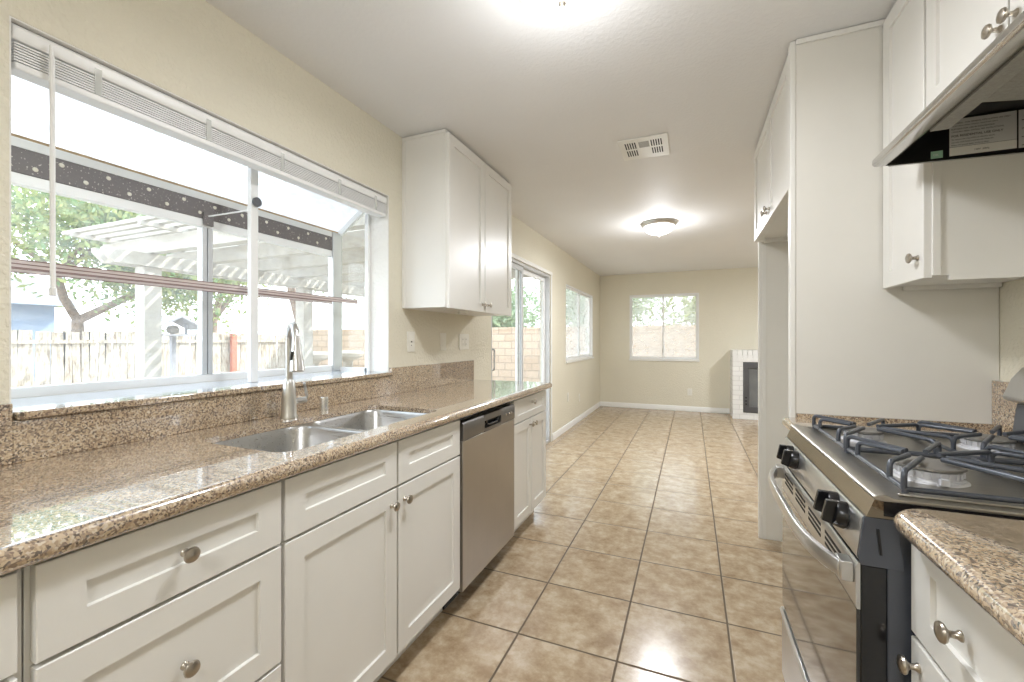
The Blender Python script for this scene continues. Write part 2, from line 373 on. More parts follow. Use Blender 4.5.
# baseboards
def baseb(name, f): return st(f.build(name, M['trim'], bevel=.003))
pr = lambda s: [(0, 0), (s*.014, 0), (s*.014, .075), (s*.006, .088), (0, .088)]
baseb('baseboard_left', MB().prism([(WX+x, z) for x, z in pr(1)], PD[1]+.05, FY))
baseb('baseboard_far', MB().prism([(FY+x, z) for x, z in pr(-1)], WX+.014, .598, 'X'))

# garden window (projecting box window)
GX = -1.945
g = stempty('window_1', (GX, 1.24, GW[2]))
y0, y1 = GW[0]+.006, GW[1]-.006
ZT, ZF = 2.035, 1.87       # roof height at the wall / at the front
m = MB()
for a_, b_ in ((1.063, 1.095), (1.727, 1.762), (1.842, 1.872)): m.box(GX-.012, GX+.018, y0+.0705, y1-.0705, a_, b_)
m.build('front_frame', M['vinyl'], g, bevel=.002)
m = MB(); m.box(GX-.012, GX+.02, y0+.07, y1-.07, 1.762, 1.842)
m.build('dark_header_bar', M['darkalu'], g, bevel=.002)['label'] = 'dark weathered header bar with pale screws'
m = MB(); k = 0; yy = y0+.1
while yy < y1-.09:
    m.lathe([(.0075, 0), (.006, .003), (0, .004)], (GX+.02, yy, 1.822 if k % 2 == 0 else 1.785), (1, 0, 0), 10); yy += .062; k += 1
m.build('header_screws', M['screwwhite'], g)
m = MB().box(GX-.02, GX+.012, y0, y1, 1.872, 1.882); m.build('sealant_line', M['tan'], g)
m = MB()
m.box(GX-.012, GX+.022, 1.183, 1.203, 1.095, 1.727); m.box(GX-.012, GX+.022, 1.207, 1.227, 1.095, 1.727)
m.build('centre_mullion', M['alu'], g, bevel=.002)
MB().box(GX+.02, GX+.03, 1.185, 1.225, 1.735, 1.79).build('mullion_bracket', M['darkalu'], g, bevel=.001)
for s_, yy in ((1, y1), (-1, y0)):
    m = MB(); m.box(GX-.012, GX+.028, yy-.07 if s_ > 0 else yy, yy if s_ > 0 else yy+.07, 1.063, 1.87)
    m.build('corner_post', M['alu'], g, bevel=.002)
    ya, yb = (yy-.018, yy) if s_ > 0 else (yy, yy+.018)
    m = MB(); m.box(WX-WT-.012, WX-WT+.012, ya, yb, 1.063, ZT)
    m.prism([(GX, 1.84), (GX, 1.875), (WX-WT, ZT), (WX-WT, ZT-.04)], ya, yb); m.box(GX, WX-WT, ya, yb, 1.063, 1.083)
    m.build('side_frame', M['vinyl'], g)
    ym = (ya+yb)/2
    MB().prism([(GX+.02, 1.083), (WX-WT-.01, 1.083), (WX-WT-.01, ZT-.035), (GX+.02, 1.85)], ym-.002, ym+.002).build('side_pane', M['glass'], g, smooth=False)
MB().box(GX-.002, GX+.002, y0+.03, 1.187, 1.09, 1.73).build('pane', M['glass'], g, smooth=False)
MB().box(GX-.002, GX+.002, 1.223, y1-.03, 1.09, 1.73).build('pane', M['glass'], g, smooth=False)
m = MB(); m.prism([(GX-.01, 1.884), (GX-.01, 1.888), (WX-WT-.002, ZT+.012), (WX-WT-.002, ZT+.008)], y0, y1)
m.build('roof_pane', M['roofglass'], g, smooth=False)['label'] = 'sloping weathered translucent roof glass'
MB().box(GX+.02, WX-.012, y0, y1, GW[2]-.02, GW[2]).build('seat_board', plain('white_gloss_seat', rgb(196, 204, 216), .1, var=.02, coat=.6), g)
# inner support post with crank rod
MB().box(WX-WT-.018, WX-WT+.006, 1.25, 1.284, GW[2], 2.05).build('support_post', M['vinyl'], g, bevel=.003)
m = MB(); m.tube([(GX+.028, 1.205, 1.775), (WX-WT-.002, 1.262, 1.797)], .0035, 6)
m.build('stay_rod', M['vinyl'], g)
m = MB(); m.lathe([(.018, 0), (.02, .003), (.02, .011), (.016, .014), (0, .014)], (WX-WT+.006, 1.272, 1.83), (1, 0, 0), 20); m.build('crank_knob', M['backgrey'], g)
# glass shelf across the window
sh = thing('glass_window_shelf', (GX+.07, 1.25, 1.47), 'clear glass shelf on thin brown metal rails across the projecting kitchen window', 'shelf')
MB().box(GX+.03, GX+.15, y0+.004, y1-.01, 1.470, 1.475).build('glass_panel', M['shelfglass'], sh)
for xx in (GX+.026, GX+.152):
    q = MB().box(xx-.003, xx+.003, y0+.002, y1-(.08 if xx < GX+.1 else .01), 1.452, 1.476).build('shelf_rail', M['pinkalu'], sh, bevel=.001)
    m = MB()
    for zz in (1.452, 1.463, 1.475): m.box(xx+.003, xx+.005, y0+.002, y1-(.08 if xx < GX+.1 else .01), zz-.0014, zz+.0014)
    m.build('rail_edge', M['rust'], q)

# blinds pulled all the way up
bl = thing('venetian_blind', (-1.615, 1.245, 1.93), 'white venetian blind pulled all the way up at the top of the kitchen window', 'window blind')
m = MB(); m.prism([(-1.645, 2.012), (-1.595, 2.012), (-1.59, 2.02), (-1.59, 2.044), (-1.597, 2.052), (-1.645, 2.052)], GW[0]+.008, GW[1]-.008); m.build('headrail', M['vinyl'], bl, bevel=.002)
m = MB()
for k in range(7): 
    z = 1.958+k*.0072; m.prism([(-1.642, z), (-1.617, z+.0022), (-1.592, z), (-1.592, z+.0042), (-1.617, z+.0064), (-1.642, z+.0042)], GW[0]+.012, GW[1]-.012)
m.build('slat_stack', M['vinyl'], bl)
m = MB().box(-1.645, -1.59, GW[0]+.012, GW[1]-.012, 1.937, 1.956); m.build('bottom_rail', M['vinyl'], bl, bevel=.004)
for yy in (.69, 1.0, 1.3, 1.62, 1.88):
    m = MB(); m.box(-1.5905, -1.5885, yy-.008, yy+.008, 1.955, 2.03); m.build('cord_clip', M['clear'], bl)
m = MB(); m.tube([(-1.578, .585, 2.03), (-1.576, .587, 1.99), (-1.575, .588, 1.375)], [.003, .006, .006], 8); m.lathe([(.0075, 0), (.0075, .02), (.004, .024)], (-1.575, .588, 1.362), n=10)
m.build('tilt_wand', M['vinyl'], bl)

# sliding patio door
d = stempty('door_1', (WX-.07, 4.17, 0))
ya, yb = PD[0], PD[1]; X = WX-.06
m = MB(); m.box(X-.05, X+.05, ya, ya+.03, 0, 2.03); m.box(X-.05, X+.05, yb-.03, yb, 0, 2.03); m.box(X-.05, X+.05, ya+.03, yb-.03, 2.0, 2.03); m.box(X-.05, X+.05, ya+.03, yb-.03, 0, .03)
m.build('door_frame', M['alu'], d, bevel=.002)
for i, (a, b, xx) in enumerate(((ya+.03, 4.16, X+.02), (4.10, yb-.03, X-.02))):
    p = MB(); w = .045; p.box(xx-.014, xx+.014, a, a+w, .032, 1.998); p.box(xx-.014, xx+.014, b-w, b, .032, 1.998); p.box(xx-.014, xx+.014, a+w, b-w, .032, .1); p.box(xx-.014, xx+.014, a+w, b-w, 1.95, 1.998)
    q = p.build('sliding_panel', M['vinyl' if i else 'alu'], d, bevel=.002)
    MB().box(xx-.003, xx+.003, a+w, b-w, .1, 1.95).build('glass_pane', M['doorglass'], q, smooth=False)
    if i == 0:
        h = MB(); h.tube(fillet([(xx+.014, a+.02, .98), (xx+.045, a+.02, .98), (xx+.045, a+.02, 1.16), (xx+.014, a+.02, 1.16)], .015), .008); h.build('door_handle', M['alu'], q)
st(MB().prism([(WX, 2.03), (WX+.012, 2.03), (WX+.016, 2.06), (WX, 2.075)], ya-.03, yb+.03).build('trim_2', M['trim']))
st(MB().box(WX, WX+.008, yb, yb+.035, 0, 2.04).build('trim_3', M['trim'], bevel=.002))

def slider(name, axis, a, b, z0, z1, pos, glassmat, sgn):
    # axis 'Y': window in wall x=pos ; axis 'X': window in wall y=pos ; sgn = towards outside
    c = (pos+sgn*.05, (a+b)/2, z0) if axis == 'Y' else ((a+b)/2, pos+sgn*.05, z0)
    w = stempty(name, c)
    def bx(mb, p0, p1, u0, u1, q0, q1):
        P0, P1 = pos+sgn*p0, pos+sgn*p1
        if axis == 'Y': mb.box(P0, P1, u0, u1, q0, q1)
        else: mb.box(u0, u1, P0, P1, q0, q1)
    m = MB(); t = .022
    bx(m, .004, .07, a, a+t, z0, z1); bx(m, .004, .07, b-t, b, z0, z1); bx(m, .004, .07, a+t, b-t, z1-t, z1); bx(m, .004, .07, a+t, b-t, z0, z0+t)
    m.build('window_frame', M['vinyl'], w, bevel=.002)
    mid = (a+b)/2-.02
    for i, (u0, u1, dd) in enumerate(((a+t, mid+.03, .02), (mid, b-t, .045))):
        m = MB(); s = .026
        bx(m, dd, dd+.02, u0, u0+s, z0+t, z1-t); bx(m, dd, dd+.02, u1-s, u1, z0+t, z1-t); bx(m, dd, dd+.02, u0+s, u1-s, z1-t-s, z1-t); bx(m, dd, dd+.02, u0+s, u1-s, z0+t, z0+t+s)
        q = m.build('sash', M['vinyl'], w, bevel=.002)
        m = MB(); bx(m, dd+.008, dd+.012, u0+s, u1-s, z0+t+s, z1-t-s); m.build('pane', glassmat, q, smooth=False)
        if i == 0:
            m = MB(); bx(m, dd-.012, dd, u1-s+.004, u1-.006, z0+.12, z0+.19); m.build('latch', M['alu'], q, bevel=.002)
    m = MB(); bx(m, -.022, .03, a-.01, b+.01, z0-.03, z0-.002); m.build('sill', M['trim'], w, bevel=.003)
slider('window_2', 'Y', W2[0], W2[1], W2[2], W2[3], WX, M['screenglass'], -1)
slider('window_3', 'X', W3[0], W3[1], W3[2], W3[3], FY, M['screenglass'], 1)

# ------------------------------------------------------------ cabinet pieces
def shaker(a0, a1, z0, z1, X, s, stile=.058, th=.02, rec=.008, rail=None):
    # door front at x=X facing s (+1 -> +x), spanning y a0..a1
    rail = rail or stile; ch = .0012; m = MB()
    def ring(i, j, x): return [(x, a0+i, z0+j), (x, a1-i, z0+j), (x, a1-i, z1-j), (x, a0+i, z1-j)]
    e = .0015
    rings = [ring(0, 0, X-s*th), ring(0, 0, X-s*e), ring(e, e, X), ring(stile, rail, X), ring(stile+ch, rail+ch, X-s*rec)]
    m.loft(rings, True, True); return m
def knob(p, s, parent, mat='nickel'):
    m = MB(); m.lathe([(.0, 0), (.0085, 0), (.0085, .002), (.0055, .006), (.005, .014), (.009, .018), (.0145, .0205), (.016, .0235), (.0145, .027), (.009, .0295), (0, .0305)], p, (s, 0, 0), 20, sy=1.0)
    return m.build('knob', M[mat], parent)
def door(parent, a0, a1, z0, z1, X, s, kn=None, name='door', stile=.058, rail=None):
    q = shaker(a0, a1, z0, z1, X, s, stile, rail=rail).build(name, M['white'], parent, ang=20)
    if kn: knob((X, kn[0], kn[1]), s, q)
    return q
def carcass(parent, xb, xf, y0, y1, z0, z1, top=True, t=.016, name='carcass'):
    m = MB(); xa, xc = sorted((xb, xf))
    m.box(xa, xc, y0, y0+t, z0, z1); m.box(xa, xc, y1-t, y1, z0, z1); m.box(xa, xc, y0+t, y1-t, z0, z0+t)
    bx = xb+(t if xf > xb else -t); m.box(xb, bx, y0+t, y1-t, z0+t, z1)
    if top: m.box(bx, xf, y0+t, y1-t, z1-t, z1)
    return m.build(name, M['white'], parent)
def fframe(parent, xf, s, y0, y1, z0, z1, rails=(), stiles=(), w=.034, t=.019):
    m = MB(); xa, xb = xf-s*t, xf
    m.box(xa, xb, y0, y0+w, z0, z1); m.box(xa, xb, y1-w, y1, z0, z1); m.box(xa, xb, y0+w, y1-w, z1-w, z1); m.box(xa, xb, y0+w, y1-w, z0, z0+w)
    for r in rails: m.box(xa+.001*s, xb-.001*s, y0+w, y1-w, r-w/2, r+w/2)
    for y in stiles: m.box(xa+.001*s, xb-.001*s, y-w/2, y+w/2, z0+w, z1-w)
    return m.build('face_frame', M['white'], parent, bevel=.001)
FXL = -.98; DXL = -.96; CT = .934; CB = .894
def base_left(y0, y1, label, rails, stiles=()):
    c = thing('base_cabinet', (-1.27, (y0+y1)/2, 0), label, 'cabinet')
    carcass(c, WX+.002, FXL-.019, y0+.001, y1-.001, .102, CB-.002, top=False)
    fframe(c, FXL, 1, y0+.001, y1-.001, .102, CB-.002, rails, stiles)
    MB().box(-1.07, -1.055, y0+.001, y1-.001, 0, .101).build('toe_kick', M['white'], c)
    return c
c = base_left(-.42, .331, 'white shaker base cabinet at the near left end, left of the drawer stack', (.725,))
door(c, -.40, .319, .73, .885, DXL, 1, (-.04, .807), 'drawer', stile=.062, rail=.056)
door(c, -.40, -.045, .125, .72, DXL, 1, (-.09, .66)); door(c, -.035, .319, .125, .72, DXL, 1, (.01, .66))
c = base_left(.331, .788, 'white base cabinet with three stacked shaker drawers left of the sink doors', (.725, .42))
door(c, .339, .782, .728, .885, DXL, 1, (.556, .807), 'drawer', stile=.062, rail=.056)
door(c, .339, .782, .428, .72, DXL, 1, (.556, .575), 'drawer')
door(c, .339, .782, .125, .42, DXL, 1, (.563, .27), 'drawer')
c = base_left(.788, 1.701, 'white two-door sink base cabinet under the sink, left of the dishwasher', (.725,), (1.2505,))
door(c, .794, 1.246, .728, .885, DXL, 1, None, 'false_drawer_front', stile=.062, rail=.056); door(c, 1.256, 1.695, .728, .885, DXL, 1, None, 'false_drawer_front', stile=.062, rail=.056)
door(c, .794, 1.246, .125, .72, DXL, 1, (1.215, .668)); door(c, 1.256, 1.695, .125, .72, DXL, 1, (1.289, .668))
c = base_left(2.325, 2.945, 'white base cabinet with a drawer over two doors at the counter end beyond the dishwasher', (.745,))
door(c, 2.335, 2.935, .745, .885, DXL, 1, (2.64, .84), 'drawer', rail=.04)
door(c, 2.335, 2.631, .125, .737, DXL, 1, (2.60, .70), stile=.055); door(c, 2.639, 2.935, .125, .737, DXL, 1, (2.67, .70), stile=.055)

# dishwasher
dw = thing('dishwasher', (-1.25, 2.013, 0), 'stainless steel dishwasher built in under the left countertop', 'dishwasher')
MB().box(WX+.03, -1.0, 1.71, 2.316, .1, .885).build('body', M['black'], dw)
MB().box(-1.07, -1.05, 1.706, 2.32, 0, .099).build('kick_plate', M['black'], dw)
m = MB(); m.prism([(-.998, .10), (-.958, .10), (-.952, .106), (-.952, .782), (-.998, .782)], 1.707, 2.319); m.build('door_panel', M['dwsteel'], dw, bevel=.002)
m = MB()
yh0, yh1 = 1.925, 2.125
m.prism([(-.998, .784), (-.954, .784), (-.950, .79), (-.950, .858), (-.956, .868), (-.998, .868)], 1.707, yh0); m.prism([(-.998, .784), (-.954, .784), (-.950, .79), (-.950, .858), (-.956, .868), (-.998, .868)], yh1, 2.319)
m.box(-.998, -.950, yh0, yh1, .838, .868); m.box(-.998, -.950, yh0, yh1, .784, .8); m.box(-.998, -.985, yh0, yh1, .8, .838)
cp = m.build('control_panel', plain('control_panel_steel', rgb(120, 118, 116), .3, .8, aniso=(4, 4, 300)), dw)
m = MB(); m.box(-.985, -.9835, yh0+.002, yh1-.002, .8, .838); m.box(-.983, -.953, yh0+.002, yh1-.002, .8, .8015); m.build('handle_pocket', M['slot'], cp)
m = MB(); m.tube(fillet([(-.955, yh0+.02, .836), (-.955, yh0+.045, .812), (-.955, yh1-.045, .812), (-.955, yh1-.02, .836)], .02), .006); m.build('grip', M['blackplastic'], cp)
for yy in (2.19, 2.24, 2.27): MB().lathe([(.006, 0), (.006, .002), (.0, .0022)], (-.950, yy, .83), (1, 0, 0), 12).build('button', M['chrome'], cp)

# countertop left with rounded front and sink cut-out
ct = thing('granite_countertop', (-1.25, 1.2, CB), 'speckled tan granite countertop along the left wall with an undermount sink', 'countertop')
hx0, hx1, hy0, hy1 = -1.405, -1.02, .84, 1.63
hole = rrect(hx0, hx1, hy0, hy1, .05, 10)
m = MB(); ye = 2.985; r = .018
m.holed([(WX+.001, -.42), (-.955, -.42), (-.955, ye-.0), (WX+.001, ye)], [hole], CT-.02, CT)
arc = [(-.955, CB)]+[(-.948+r*cos(radians(a)), (CB+CT)/2+.02*sin(radians(a))) for a in range(-90, 91, 15)]+[(-.955, CT)]
m.prism(arc, -.42, ye)
top = m.build('slab', M['granite'], ct, ang=50)
m = MB(); BX = WX+.02
m.box(WX+.001, BX, -.42, GW[0]-.0, CT, 1.085); m.box(WX+.001, BX, GW[0], GW[1]+.0, CT, 1.041); m.box(WX+.001, BX, GW[1], 2.975, CT, 1.085)
m.build('backsplash', M['granite'], ct, bevel=.002)
m = MB(); m.box(WX-.012, BX+.012, GW[0]+.004, GW[1]-.004, 1.043, 1.063); m.build('window_sill_slab', M['granite'], ct, bevel=.004)

# sink
sk = thing('double_bowl_sink', (-1.21, 1.265, .70), 'stainless steel double bowl undermount sink in the granite countertop', 'sink')
b1 = (hx0+.002, hx1-.002, hy0+.002, 1.22); b2 = (hx0+.002, hx1-.002, 1.247, hy1-.002)
o1 = rrect(*b1, .07, 8); o2 = rrect(*b2, .07, 8)
m = MB(); m.holed(rrect(hx0-.02, hx1+.02, hy0-.02, hy1+.02, .09, 8), [o1, o2], CT-.0225, CT-.0205); m.build('rim', M['sinksteel'], sk)
for (b, dep) in ((b1, .19), (b2, .17)):
    rings = []
    zt = CT-.0215
    for ins, dz, rr in ((0, 0, .07), (.004, -.01, .07), (.012, -(dep-.03), .07), (.022, -(dep-.01), .07), (.05, -dep, .06), (.12, -dep-.003, .04)):
        rings.append([(x, y, zt+dz) for x, y in rrect(b[0]+ins, b[1]-ins, b[2]+ins, b[3]-ins, rr, 8)])
    q = MB().loft(rings, False, True).build('bowl', M['sinksteel'], sk, ang=60)
    cx, cy = (b[0]+b[1])/2, (b[2]+b[3])/2
    MB().lathe([(.0, .003), (.02, .002), (.03, .004), (.043, .006), (.045, .003)], (cx, cy, zt-dep-.003), n=24).build('drain', M['chrome'], q)

# faucet
fc = thing('kitchen_faucet', (-1.475, 1.235, CT), 'brushed steel pull-down faucet standing behind the sink', 'faucet')
m = MB(); m.lathe([(.031, 0), (.031, .006), (.0285, .012), (.026, .08), (.0215, .135), (.0165, .15), (.0155, .152)], (-1.475, 1.235, CT+.0005), n=28); m.build('base', M['satin'], fc)
hp = []
P0 = Vector((-1.475, 1.235, CT+.15))
dirh = Vector((.88, -.47, 0)).normalized()
hp = [P0, P0+Vector((0, 0, .15))]
R = .058
for a in range(15, 181, 15): hp.append(P0+Vector((0, 0, .15))+dirh*(R-R*cos(radians(a)))+Vector((0, 0, R*1.15*sin(radians(a)))))
MB().tube(hp, .0135, 14).build('spout', M['satin'], fc)
e = hp[-1]; ex = e+dirh*.012
m = MB(); m.tube([e+Vector((0, 0, .012)), e+Vector((0, 0, -.02))+dirh*.003, e+Vector((0, 0, -.075))+dirh*.012, e+Vector((0, 0, -.108))+dirh*.018], [.0145, .0165, .0235, .0265], 18); sh_ = m.build('spray_head', M['satin'], fc)
q = e+Vector((0, 0, -.05))+dirh*.010; sd = Vector((-.1, -1, 0)).normalized(); m = MB(); m.tube([q+sd*.0175+Vector((0, 0, .016)), q+sd*.0205+Vector((0, 0, -.016))], .006, 8); m.build('spray_button', M['blackplastic'], sh_)
m = MB(); m.tube([(-1.475, 1.25, CT+.06), (-1.475, 1.312, CT+.062)], .013, 14); m.tube(fillet([(-1.475, 1.306, CT+.062), (-1.47, 1.318, CT+.075), (-1.45, 1.285, CT+.135)], .01), .0055, 10); m.build('lever', M['satin'], fc)
# air gap cap
ag = MB().lathe([(.0, 0), (.019, 0), (.019, .05), (.0175, .056), (.015, .058), (0, .0585)], (-1.495, 1.43, CT+.0005), n=24).build('air_gap_cap', M['chrome'])
tag(ag, 'small chrome air gap cylinder on the countertop right of the faucet', 'air gap')

# upper cabinet left
uc = thing('wall_cabinet', (-1.42, 2.565, 1.43), 'tall white two-door wall cabinet hung right of the kitchen window', 'cabinet')
UX = -1.283
carcass(uc, WX+.002, UX-.019, 2.10, 3.03, 1.43, 2.436)
fframe(uc, UX, 1, 2.10, 3.03, 1.43, 2.436, (), (2.565,))
door(uc, 2.108, 2.561, 1.425, 2.42, -1.263, 1, (2.525, 1.475)); door(uc, 2.569, 3.022, 1.425, 2.42, -1.263, 1, (2.605, 1.475))
m = MB(); m.box(WX+.002, WX+.022, 2.094, 2.10, 1.43, 2.436); m.box(WX+.022, UX, 2.094, 2.10, 2.42, 2.436); m.build('scribe_moulding', M['white'], uc)
pk = MB().lathe([(0, 0), (.028, 0), (.032, -.01), (.03, -.018), (0, -.02)], (-1.36, 2.44, 1.4295), n=20).build('puck_light', M['plate'])
tag(pk, 'small round white puck light under the left wall cabinet', 'light')

# wall plates
def plate(y0, y1, z0, z1, label, cat, kind, axis='Y', pos=WX, s=1):
    nm = 'wall_outlet' if 'outlet' in cat else 'light_switch'
    c = (pos, (y0+y1)/2, z0) if axis == 'Y' else ((y0+y1)/2, pos, z0)
    t = thing(nm, c, label, cat)
    def bx(m, d0, d1, a, b, q, r):
        if axis == 'Y': m.box(pos+s*d0, pos+s*d1, a, b, q, r)
        else: m.box(a, b, pos+s*d0, pos+s*d1, q, r)
    m = MB(); bx(m, .0005, .006, y0, y1, z0, z1); m.build('plate', M['plate'], t, bevel=.002)
    cz = (z0+z1)/2
    for kd, cy in kind:
        m = MB(); bx(m, .006, .0085, cy-.0165, cy+.0165, cz-.034, cz+.034); q = m.build('socket' if kd != 'rocker' else 'rocker', M['plate'], t, bevel=.001)
        if kd == 'outlet':
            for zz in (cz+.018, cz-.018):
                for dy in (-.0075, .0055): m = MB(); bx(m, .0085, .0088, cy+dy, cy+dy+.002, zz-.004, zz+.005); m.build('slot', M['slot'], q)
        if kd == 'gfci':
            m = MB(); bx(m, .0085, .0092, cy-.006, cy+.006, cz-.004, cz+.004); bx(m, .0085, .0089, cy-.003, cy+.003, cz-.026, cz-.020); m.build('buttons', M['slot'], q)
plate(2.143, 2.217, 1.17, 1.294, 'white outlet plate just right of the kitchen window, nearest the window', 'outlet', [('gfci', 2.18)])
plate(2.513, 2.587, 1.17, 1.290, 'plain white switch plate, middle of the three plates under the wall cabinet', 'switch', [('rocker', 2.55)])
plate(2.772, 2.918, 1.17, 1.288, 'wide white double plate with dark slots, beside the patio door end of the backsplash', 'outlet', [('outlet', 2.822), ('outlet', 2.868)])
plate(5.76, 5.835, .39, .51, 'white outlet plate low on the left wall, nearer the patio door', 'outlet', [('outlet', 5.797)])
plate(6.42, 6.49, .30, .42, 'small white outlet plate low on the left wall, under the window', 'outlet', [('outlet', 6.455)])
plate(-.06, .015, .275, .395, 'white outlet plate low on the far wall below the window', 'outlet', [('outlet', -.022)], 'X', FY, -1)

# ------------------------------------------------------------ right side
# fridge surround
PY = 2.02
fs = thing('refrigerator_panel', (.68, PY+.01, 0), 'tall white side panel between the range and the empty refrigerator space', 'panel')
MB().box(.385, RX-.002, PY, PY+.018, 0, CH-.003).build('panel_board', M['panel'], fs)
MB().box(.366, .385, PY-.003, PY+.036, 0, CH-.003).build('front_stile', M['white'], fs, bevel=.002)
MB().box(.385, RX-.002, PY-.012, PY-.001, CH-.022, CH-.003).build('top_moulding', M['white'], fs, bevel=.002)
fp = thing('refrigerator_panel', (.68, 3.10, 0), 'white end panel on the far side of the empty refrigerator space', 'panel')
MB().box(.41, RX-.002, 3.085, 3.103, 0, 1.860).build('panel_board', M['panel'], fp)
MB().box(.391, .41, 3.083, 3.116, 0, 1.860).build('front_stile', M['white'], fp, bevel=.002)
MB().box(.41, .43, 3.08, 3.084, .001, 1.84).build('inner_strip', M['white'], fp)
fc2 = thing('over_refrigerator_cabinet', (.68, 2.57, 1.87), 'white two-door cabinet mounted high above the refrigerator space', 'cabinet')
carcass(fc2, RX-.002, .409, PY+.038, 3.116, 1.87, CH-.004)
fframe(fc2, .390, -1, PY+.038, 3.116, 1.87, CH-.004, (), (2.58,))
door(fc2, PY+.044, 2.575, 1.865, 2.425, .370, -1, (2.535, 1.915)); door(fc2, 2.582, 3.108, 1.865, 2.425, .370, -1, (2.62, 1.915))
m = MB().box(.42, RX-.004, 3.055, 3.075, 1.848, 1.8695); m.build('cleat', M['white'], fc2)

# narrow wall cabinet next to the hood
nc = thing('wall_cabinet', (.83, 1.86, 1.43), 'narrow white single-door wall cabinet right of the tall panel, beside the range hood', 'cabinet')
carcass(nc, RX-.002, .699, 1.708, PY-.004, 1.44, CH-.004)
fframe(nc, .680, -1, 1.702, PY-.004, 1.44, CH-.004, (), (), w=.03)
door(nc, 1.708, PY-.008, 1.434, 2.425, .660, -1, (1.742, 1.502), stile=.056)
for yy in (1.705, PY-.02): MB().box(.72, RX-.004, yy, yy+.015, 1.425, 1.4395).build('light_rail', M['white'], nc)
# cabinet over the hood
oc = thing('over_hood_cabinet', (.83, 1.325, 1.93), 'white two-door wall cabinet directly above the range hood', 'cabinet')
carcass(oc, RX-.002, .699, .945, 1.699, 1.925, CH-.004)
fframe(oc, .680, -1, .945, 1.699, 1.925, CH-.004, (), (1.325,))
door(oc, .951, 1.321, 1.927, 2.425, .660, -1, (1.298, 1.963)); door(oc, 1.329, 1.694, 1.927, 2.425, .660, -1, (1.352, 1.963))

# range hood
HY0, HY1 = .945, 1.697; HXF = .535
hd = thing('range_hood', (.76, 1.32, 1.79), 'slim stainless under-cabinet range hood with a black underside above the gas range', 'range hood')
zb = 1.79
m = MB()
# sloping top skin, front lip and side skins
m.prism([(HXF+.003, zb+.022), (.668, 1.918), (RX-.012, 1.918), (RX-.012, 1.922), (.665, 1.922), (HXF, zb+.026)], HY0, HY1)
m.build('top_shell', M['hoodsteel'], hd)
m = MB(); m.prism([(HXF-.002, zb+.026), (HXF-.006, zb+.018), (HXF-.006, zb+.006), (HXF, zb), (HXF+.026, zb-.001), (HXF+.05, zb+.012), (HXF+.05, zb+.022), (HXF+.02, zb+.024)], HY0, HY1)
m.build('front_lip', M['hoodsteel'], hd, bevel=.002)
for yy in (HY0, HY1-.002):
    m = MB(); m.prism([(HXF+.02, zb), (RX-.012, zb-.012), (RX-.012, 1.917), (.668, 1.917), (HXF+.02, zb+.03)], yy, yy+.002); m.build('side_skin', M['hoodblack'], hd)
m = MB(); m.prism([(HXF+.048, zb+.026), (.682, 1.908), (RX-.014, 1.908), (RX-.014, 1.914), (.674, 1.914), (HXF+.044, zb+.030)], HY0+.003, HY1-.003); m.box(RX-.03, RX-.014, HY0+.003, HY1-.003, zb-.01, 1.91)
m.build('inner_lining', M['hoodblack'], hd)
m = MB(); m.tube([(HXF+.035, HY1-.003, zb-.001), (RX-.013, HY1-.003, zb-.013)], .004, 6); m.build('side_edge', M['hoodsteel'], hd)
m = MB(); m.box(HXF+.05, HXF+.09, HY0+.02, 1.48, zb+.006, zb+.012); m.build('light_cover_strip', M['filter'], hd, bevel=.001)
m = MB(); m.prism([(.64, 1.84), (.95, 1.80), (.95, 1.808), (.64, 1.848)], .98, 1.44); m.build('grease_filter', M['filter'], hd)
# stickers on the inner far side
def label_board(x0, x1, z0, z1, y, mat, name): return MB().box(x0, x1, y-.0006, y, z0, z1).build(name, mat, hd)
Yf = HY1-.0022
lb = label_board(.715, .862, 1.82, 1.902, Yf, M['greystick'], 'warning_label')
label_board(.715, .862, 1.794, 1.819, Yf, M['whitestick'], 'serial_label'); gs = label_board(.672, .70, 1.793, 1.815, Yf, M['greenstick'], 'green_sticker')
lb2 = label_board(.866, .955, 1.793, 1.902, Yf, M['greystick'], 'wiring_label')
def facing(x, y, z): return Matrix.Translation((x, y, z)) @ Matrix.Rotation(pi/2, 4, 'X')
rows = [('WARNING - FOR GENERAL VENTILATING USE ONLY', .0055, .879), ('Do not use to exhaust hazardous materials and vapors.', .0046, .8725), ('SUITABLE FOR USE IN HOUSEHOLD', .006, .864), ('COOKING AREA. INSTALL PER INSTRUCTIONS.', .0055, .857), ('FOR RESIDENTIAL USE ONLY', .0088, .846), ('To reduce the risk of fire or electric shock', .0055, .838), ('use only with listed control unit. Keep fan', .0055, .831), ('filters and grease laden surfaces clean.', .0055, .824)]
for s_, sz, z in rows: text_mesh(s_, sz, M['ink'], lb, 'printed_line', facing(.719, Yf-.0012, 1.82+(z-.824)*1.18+.003), .0001 if sz > .008 else 0)
text_mesh('120V  60Hz', .007, M['ink'], hd, 'serial_text', facing(.77, Yf-.0012, 1.803)); text_mesh('OK', .009, M['whitestick'], gs, 'sticker_text', facing(.677, Yf-.0012, 1.80))
m = MB(); [m.box(.872+.03*(k % 2), .895+.03*(k % 2), Yf-.001, Yf-.0006, 1.80+.012*k, 1.8015+.012*k) for k in range(8)]; m.box(.90, .9015, Yf-.001, Yf-.0006, 1.80, 1.89); m.build('wiring_diagram', M['ink'], lb2)

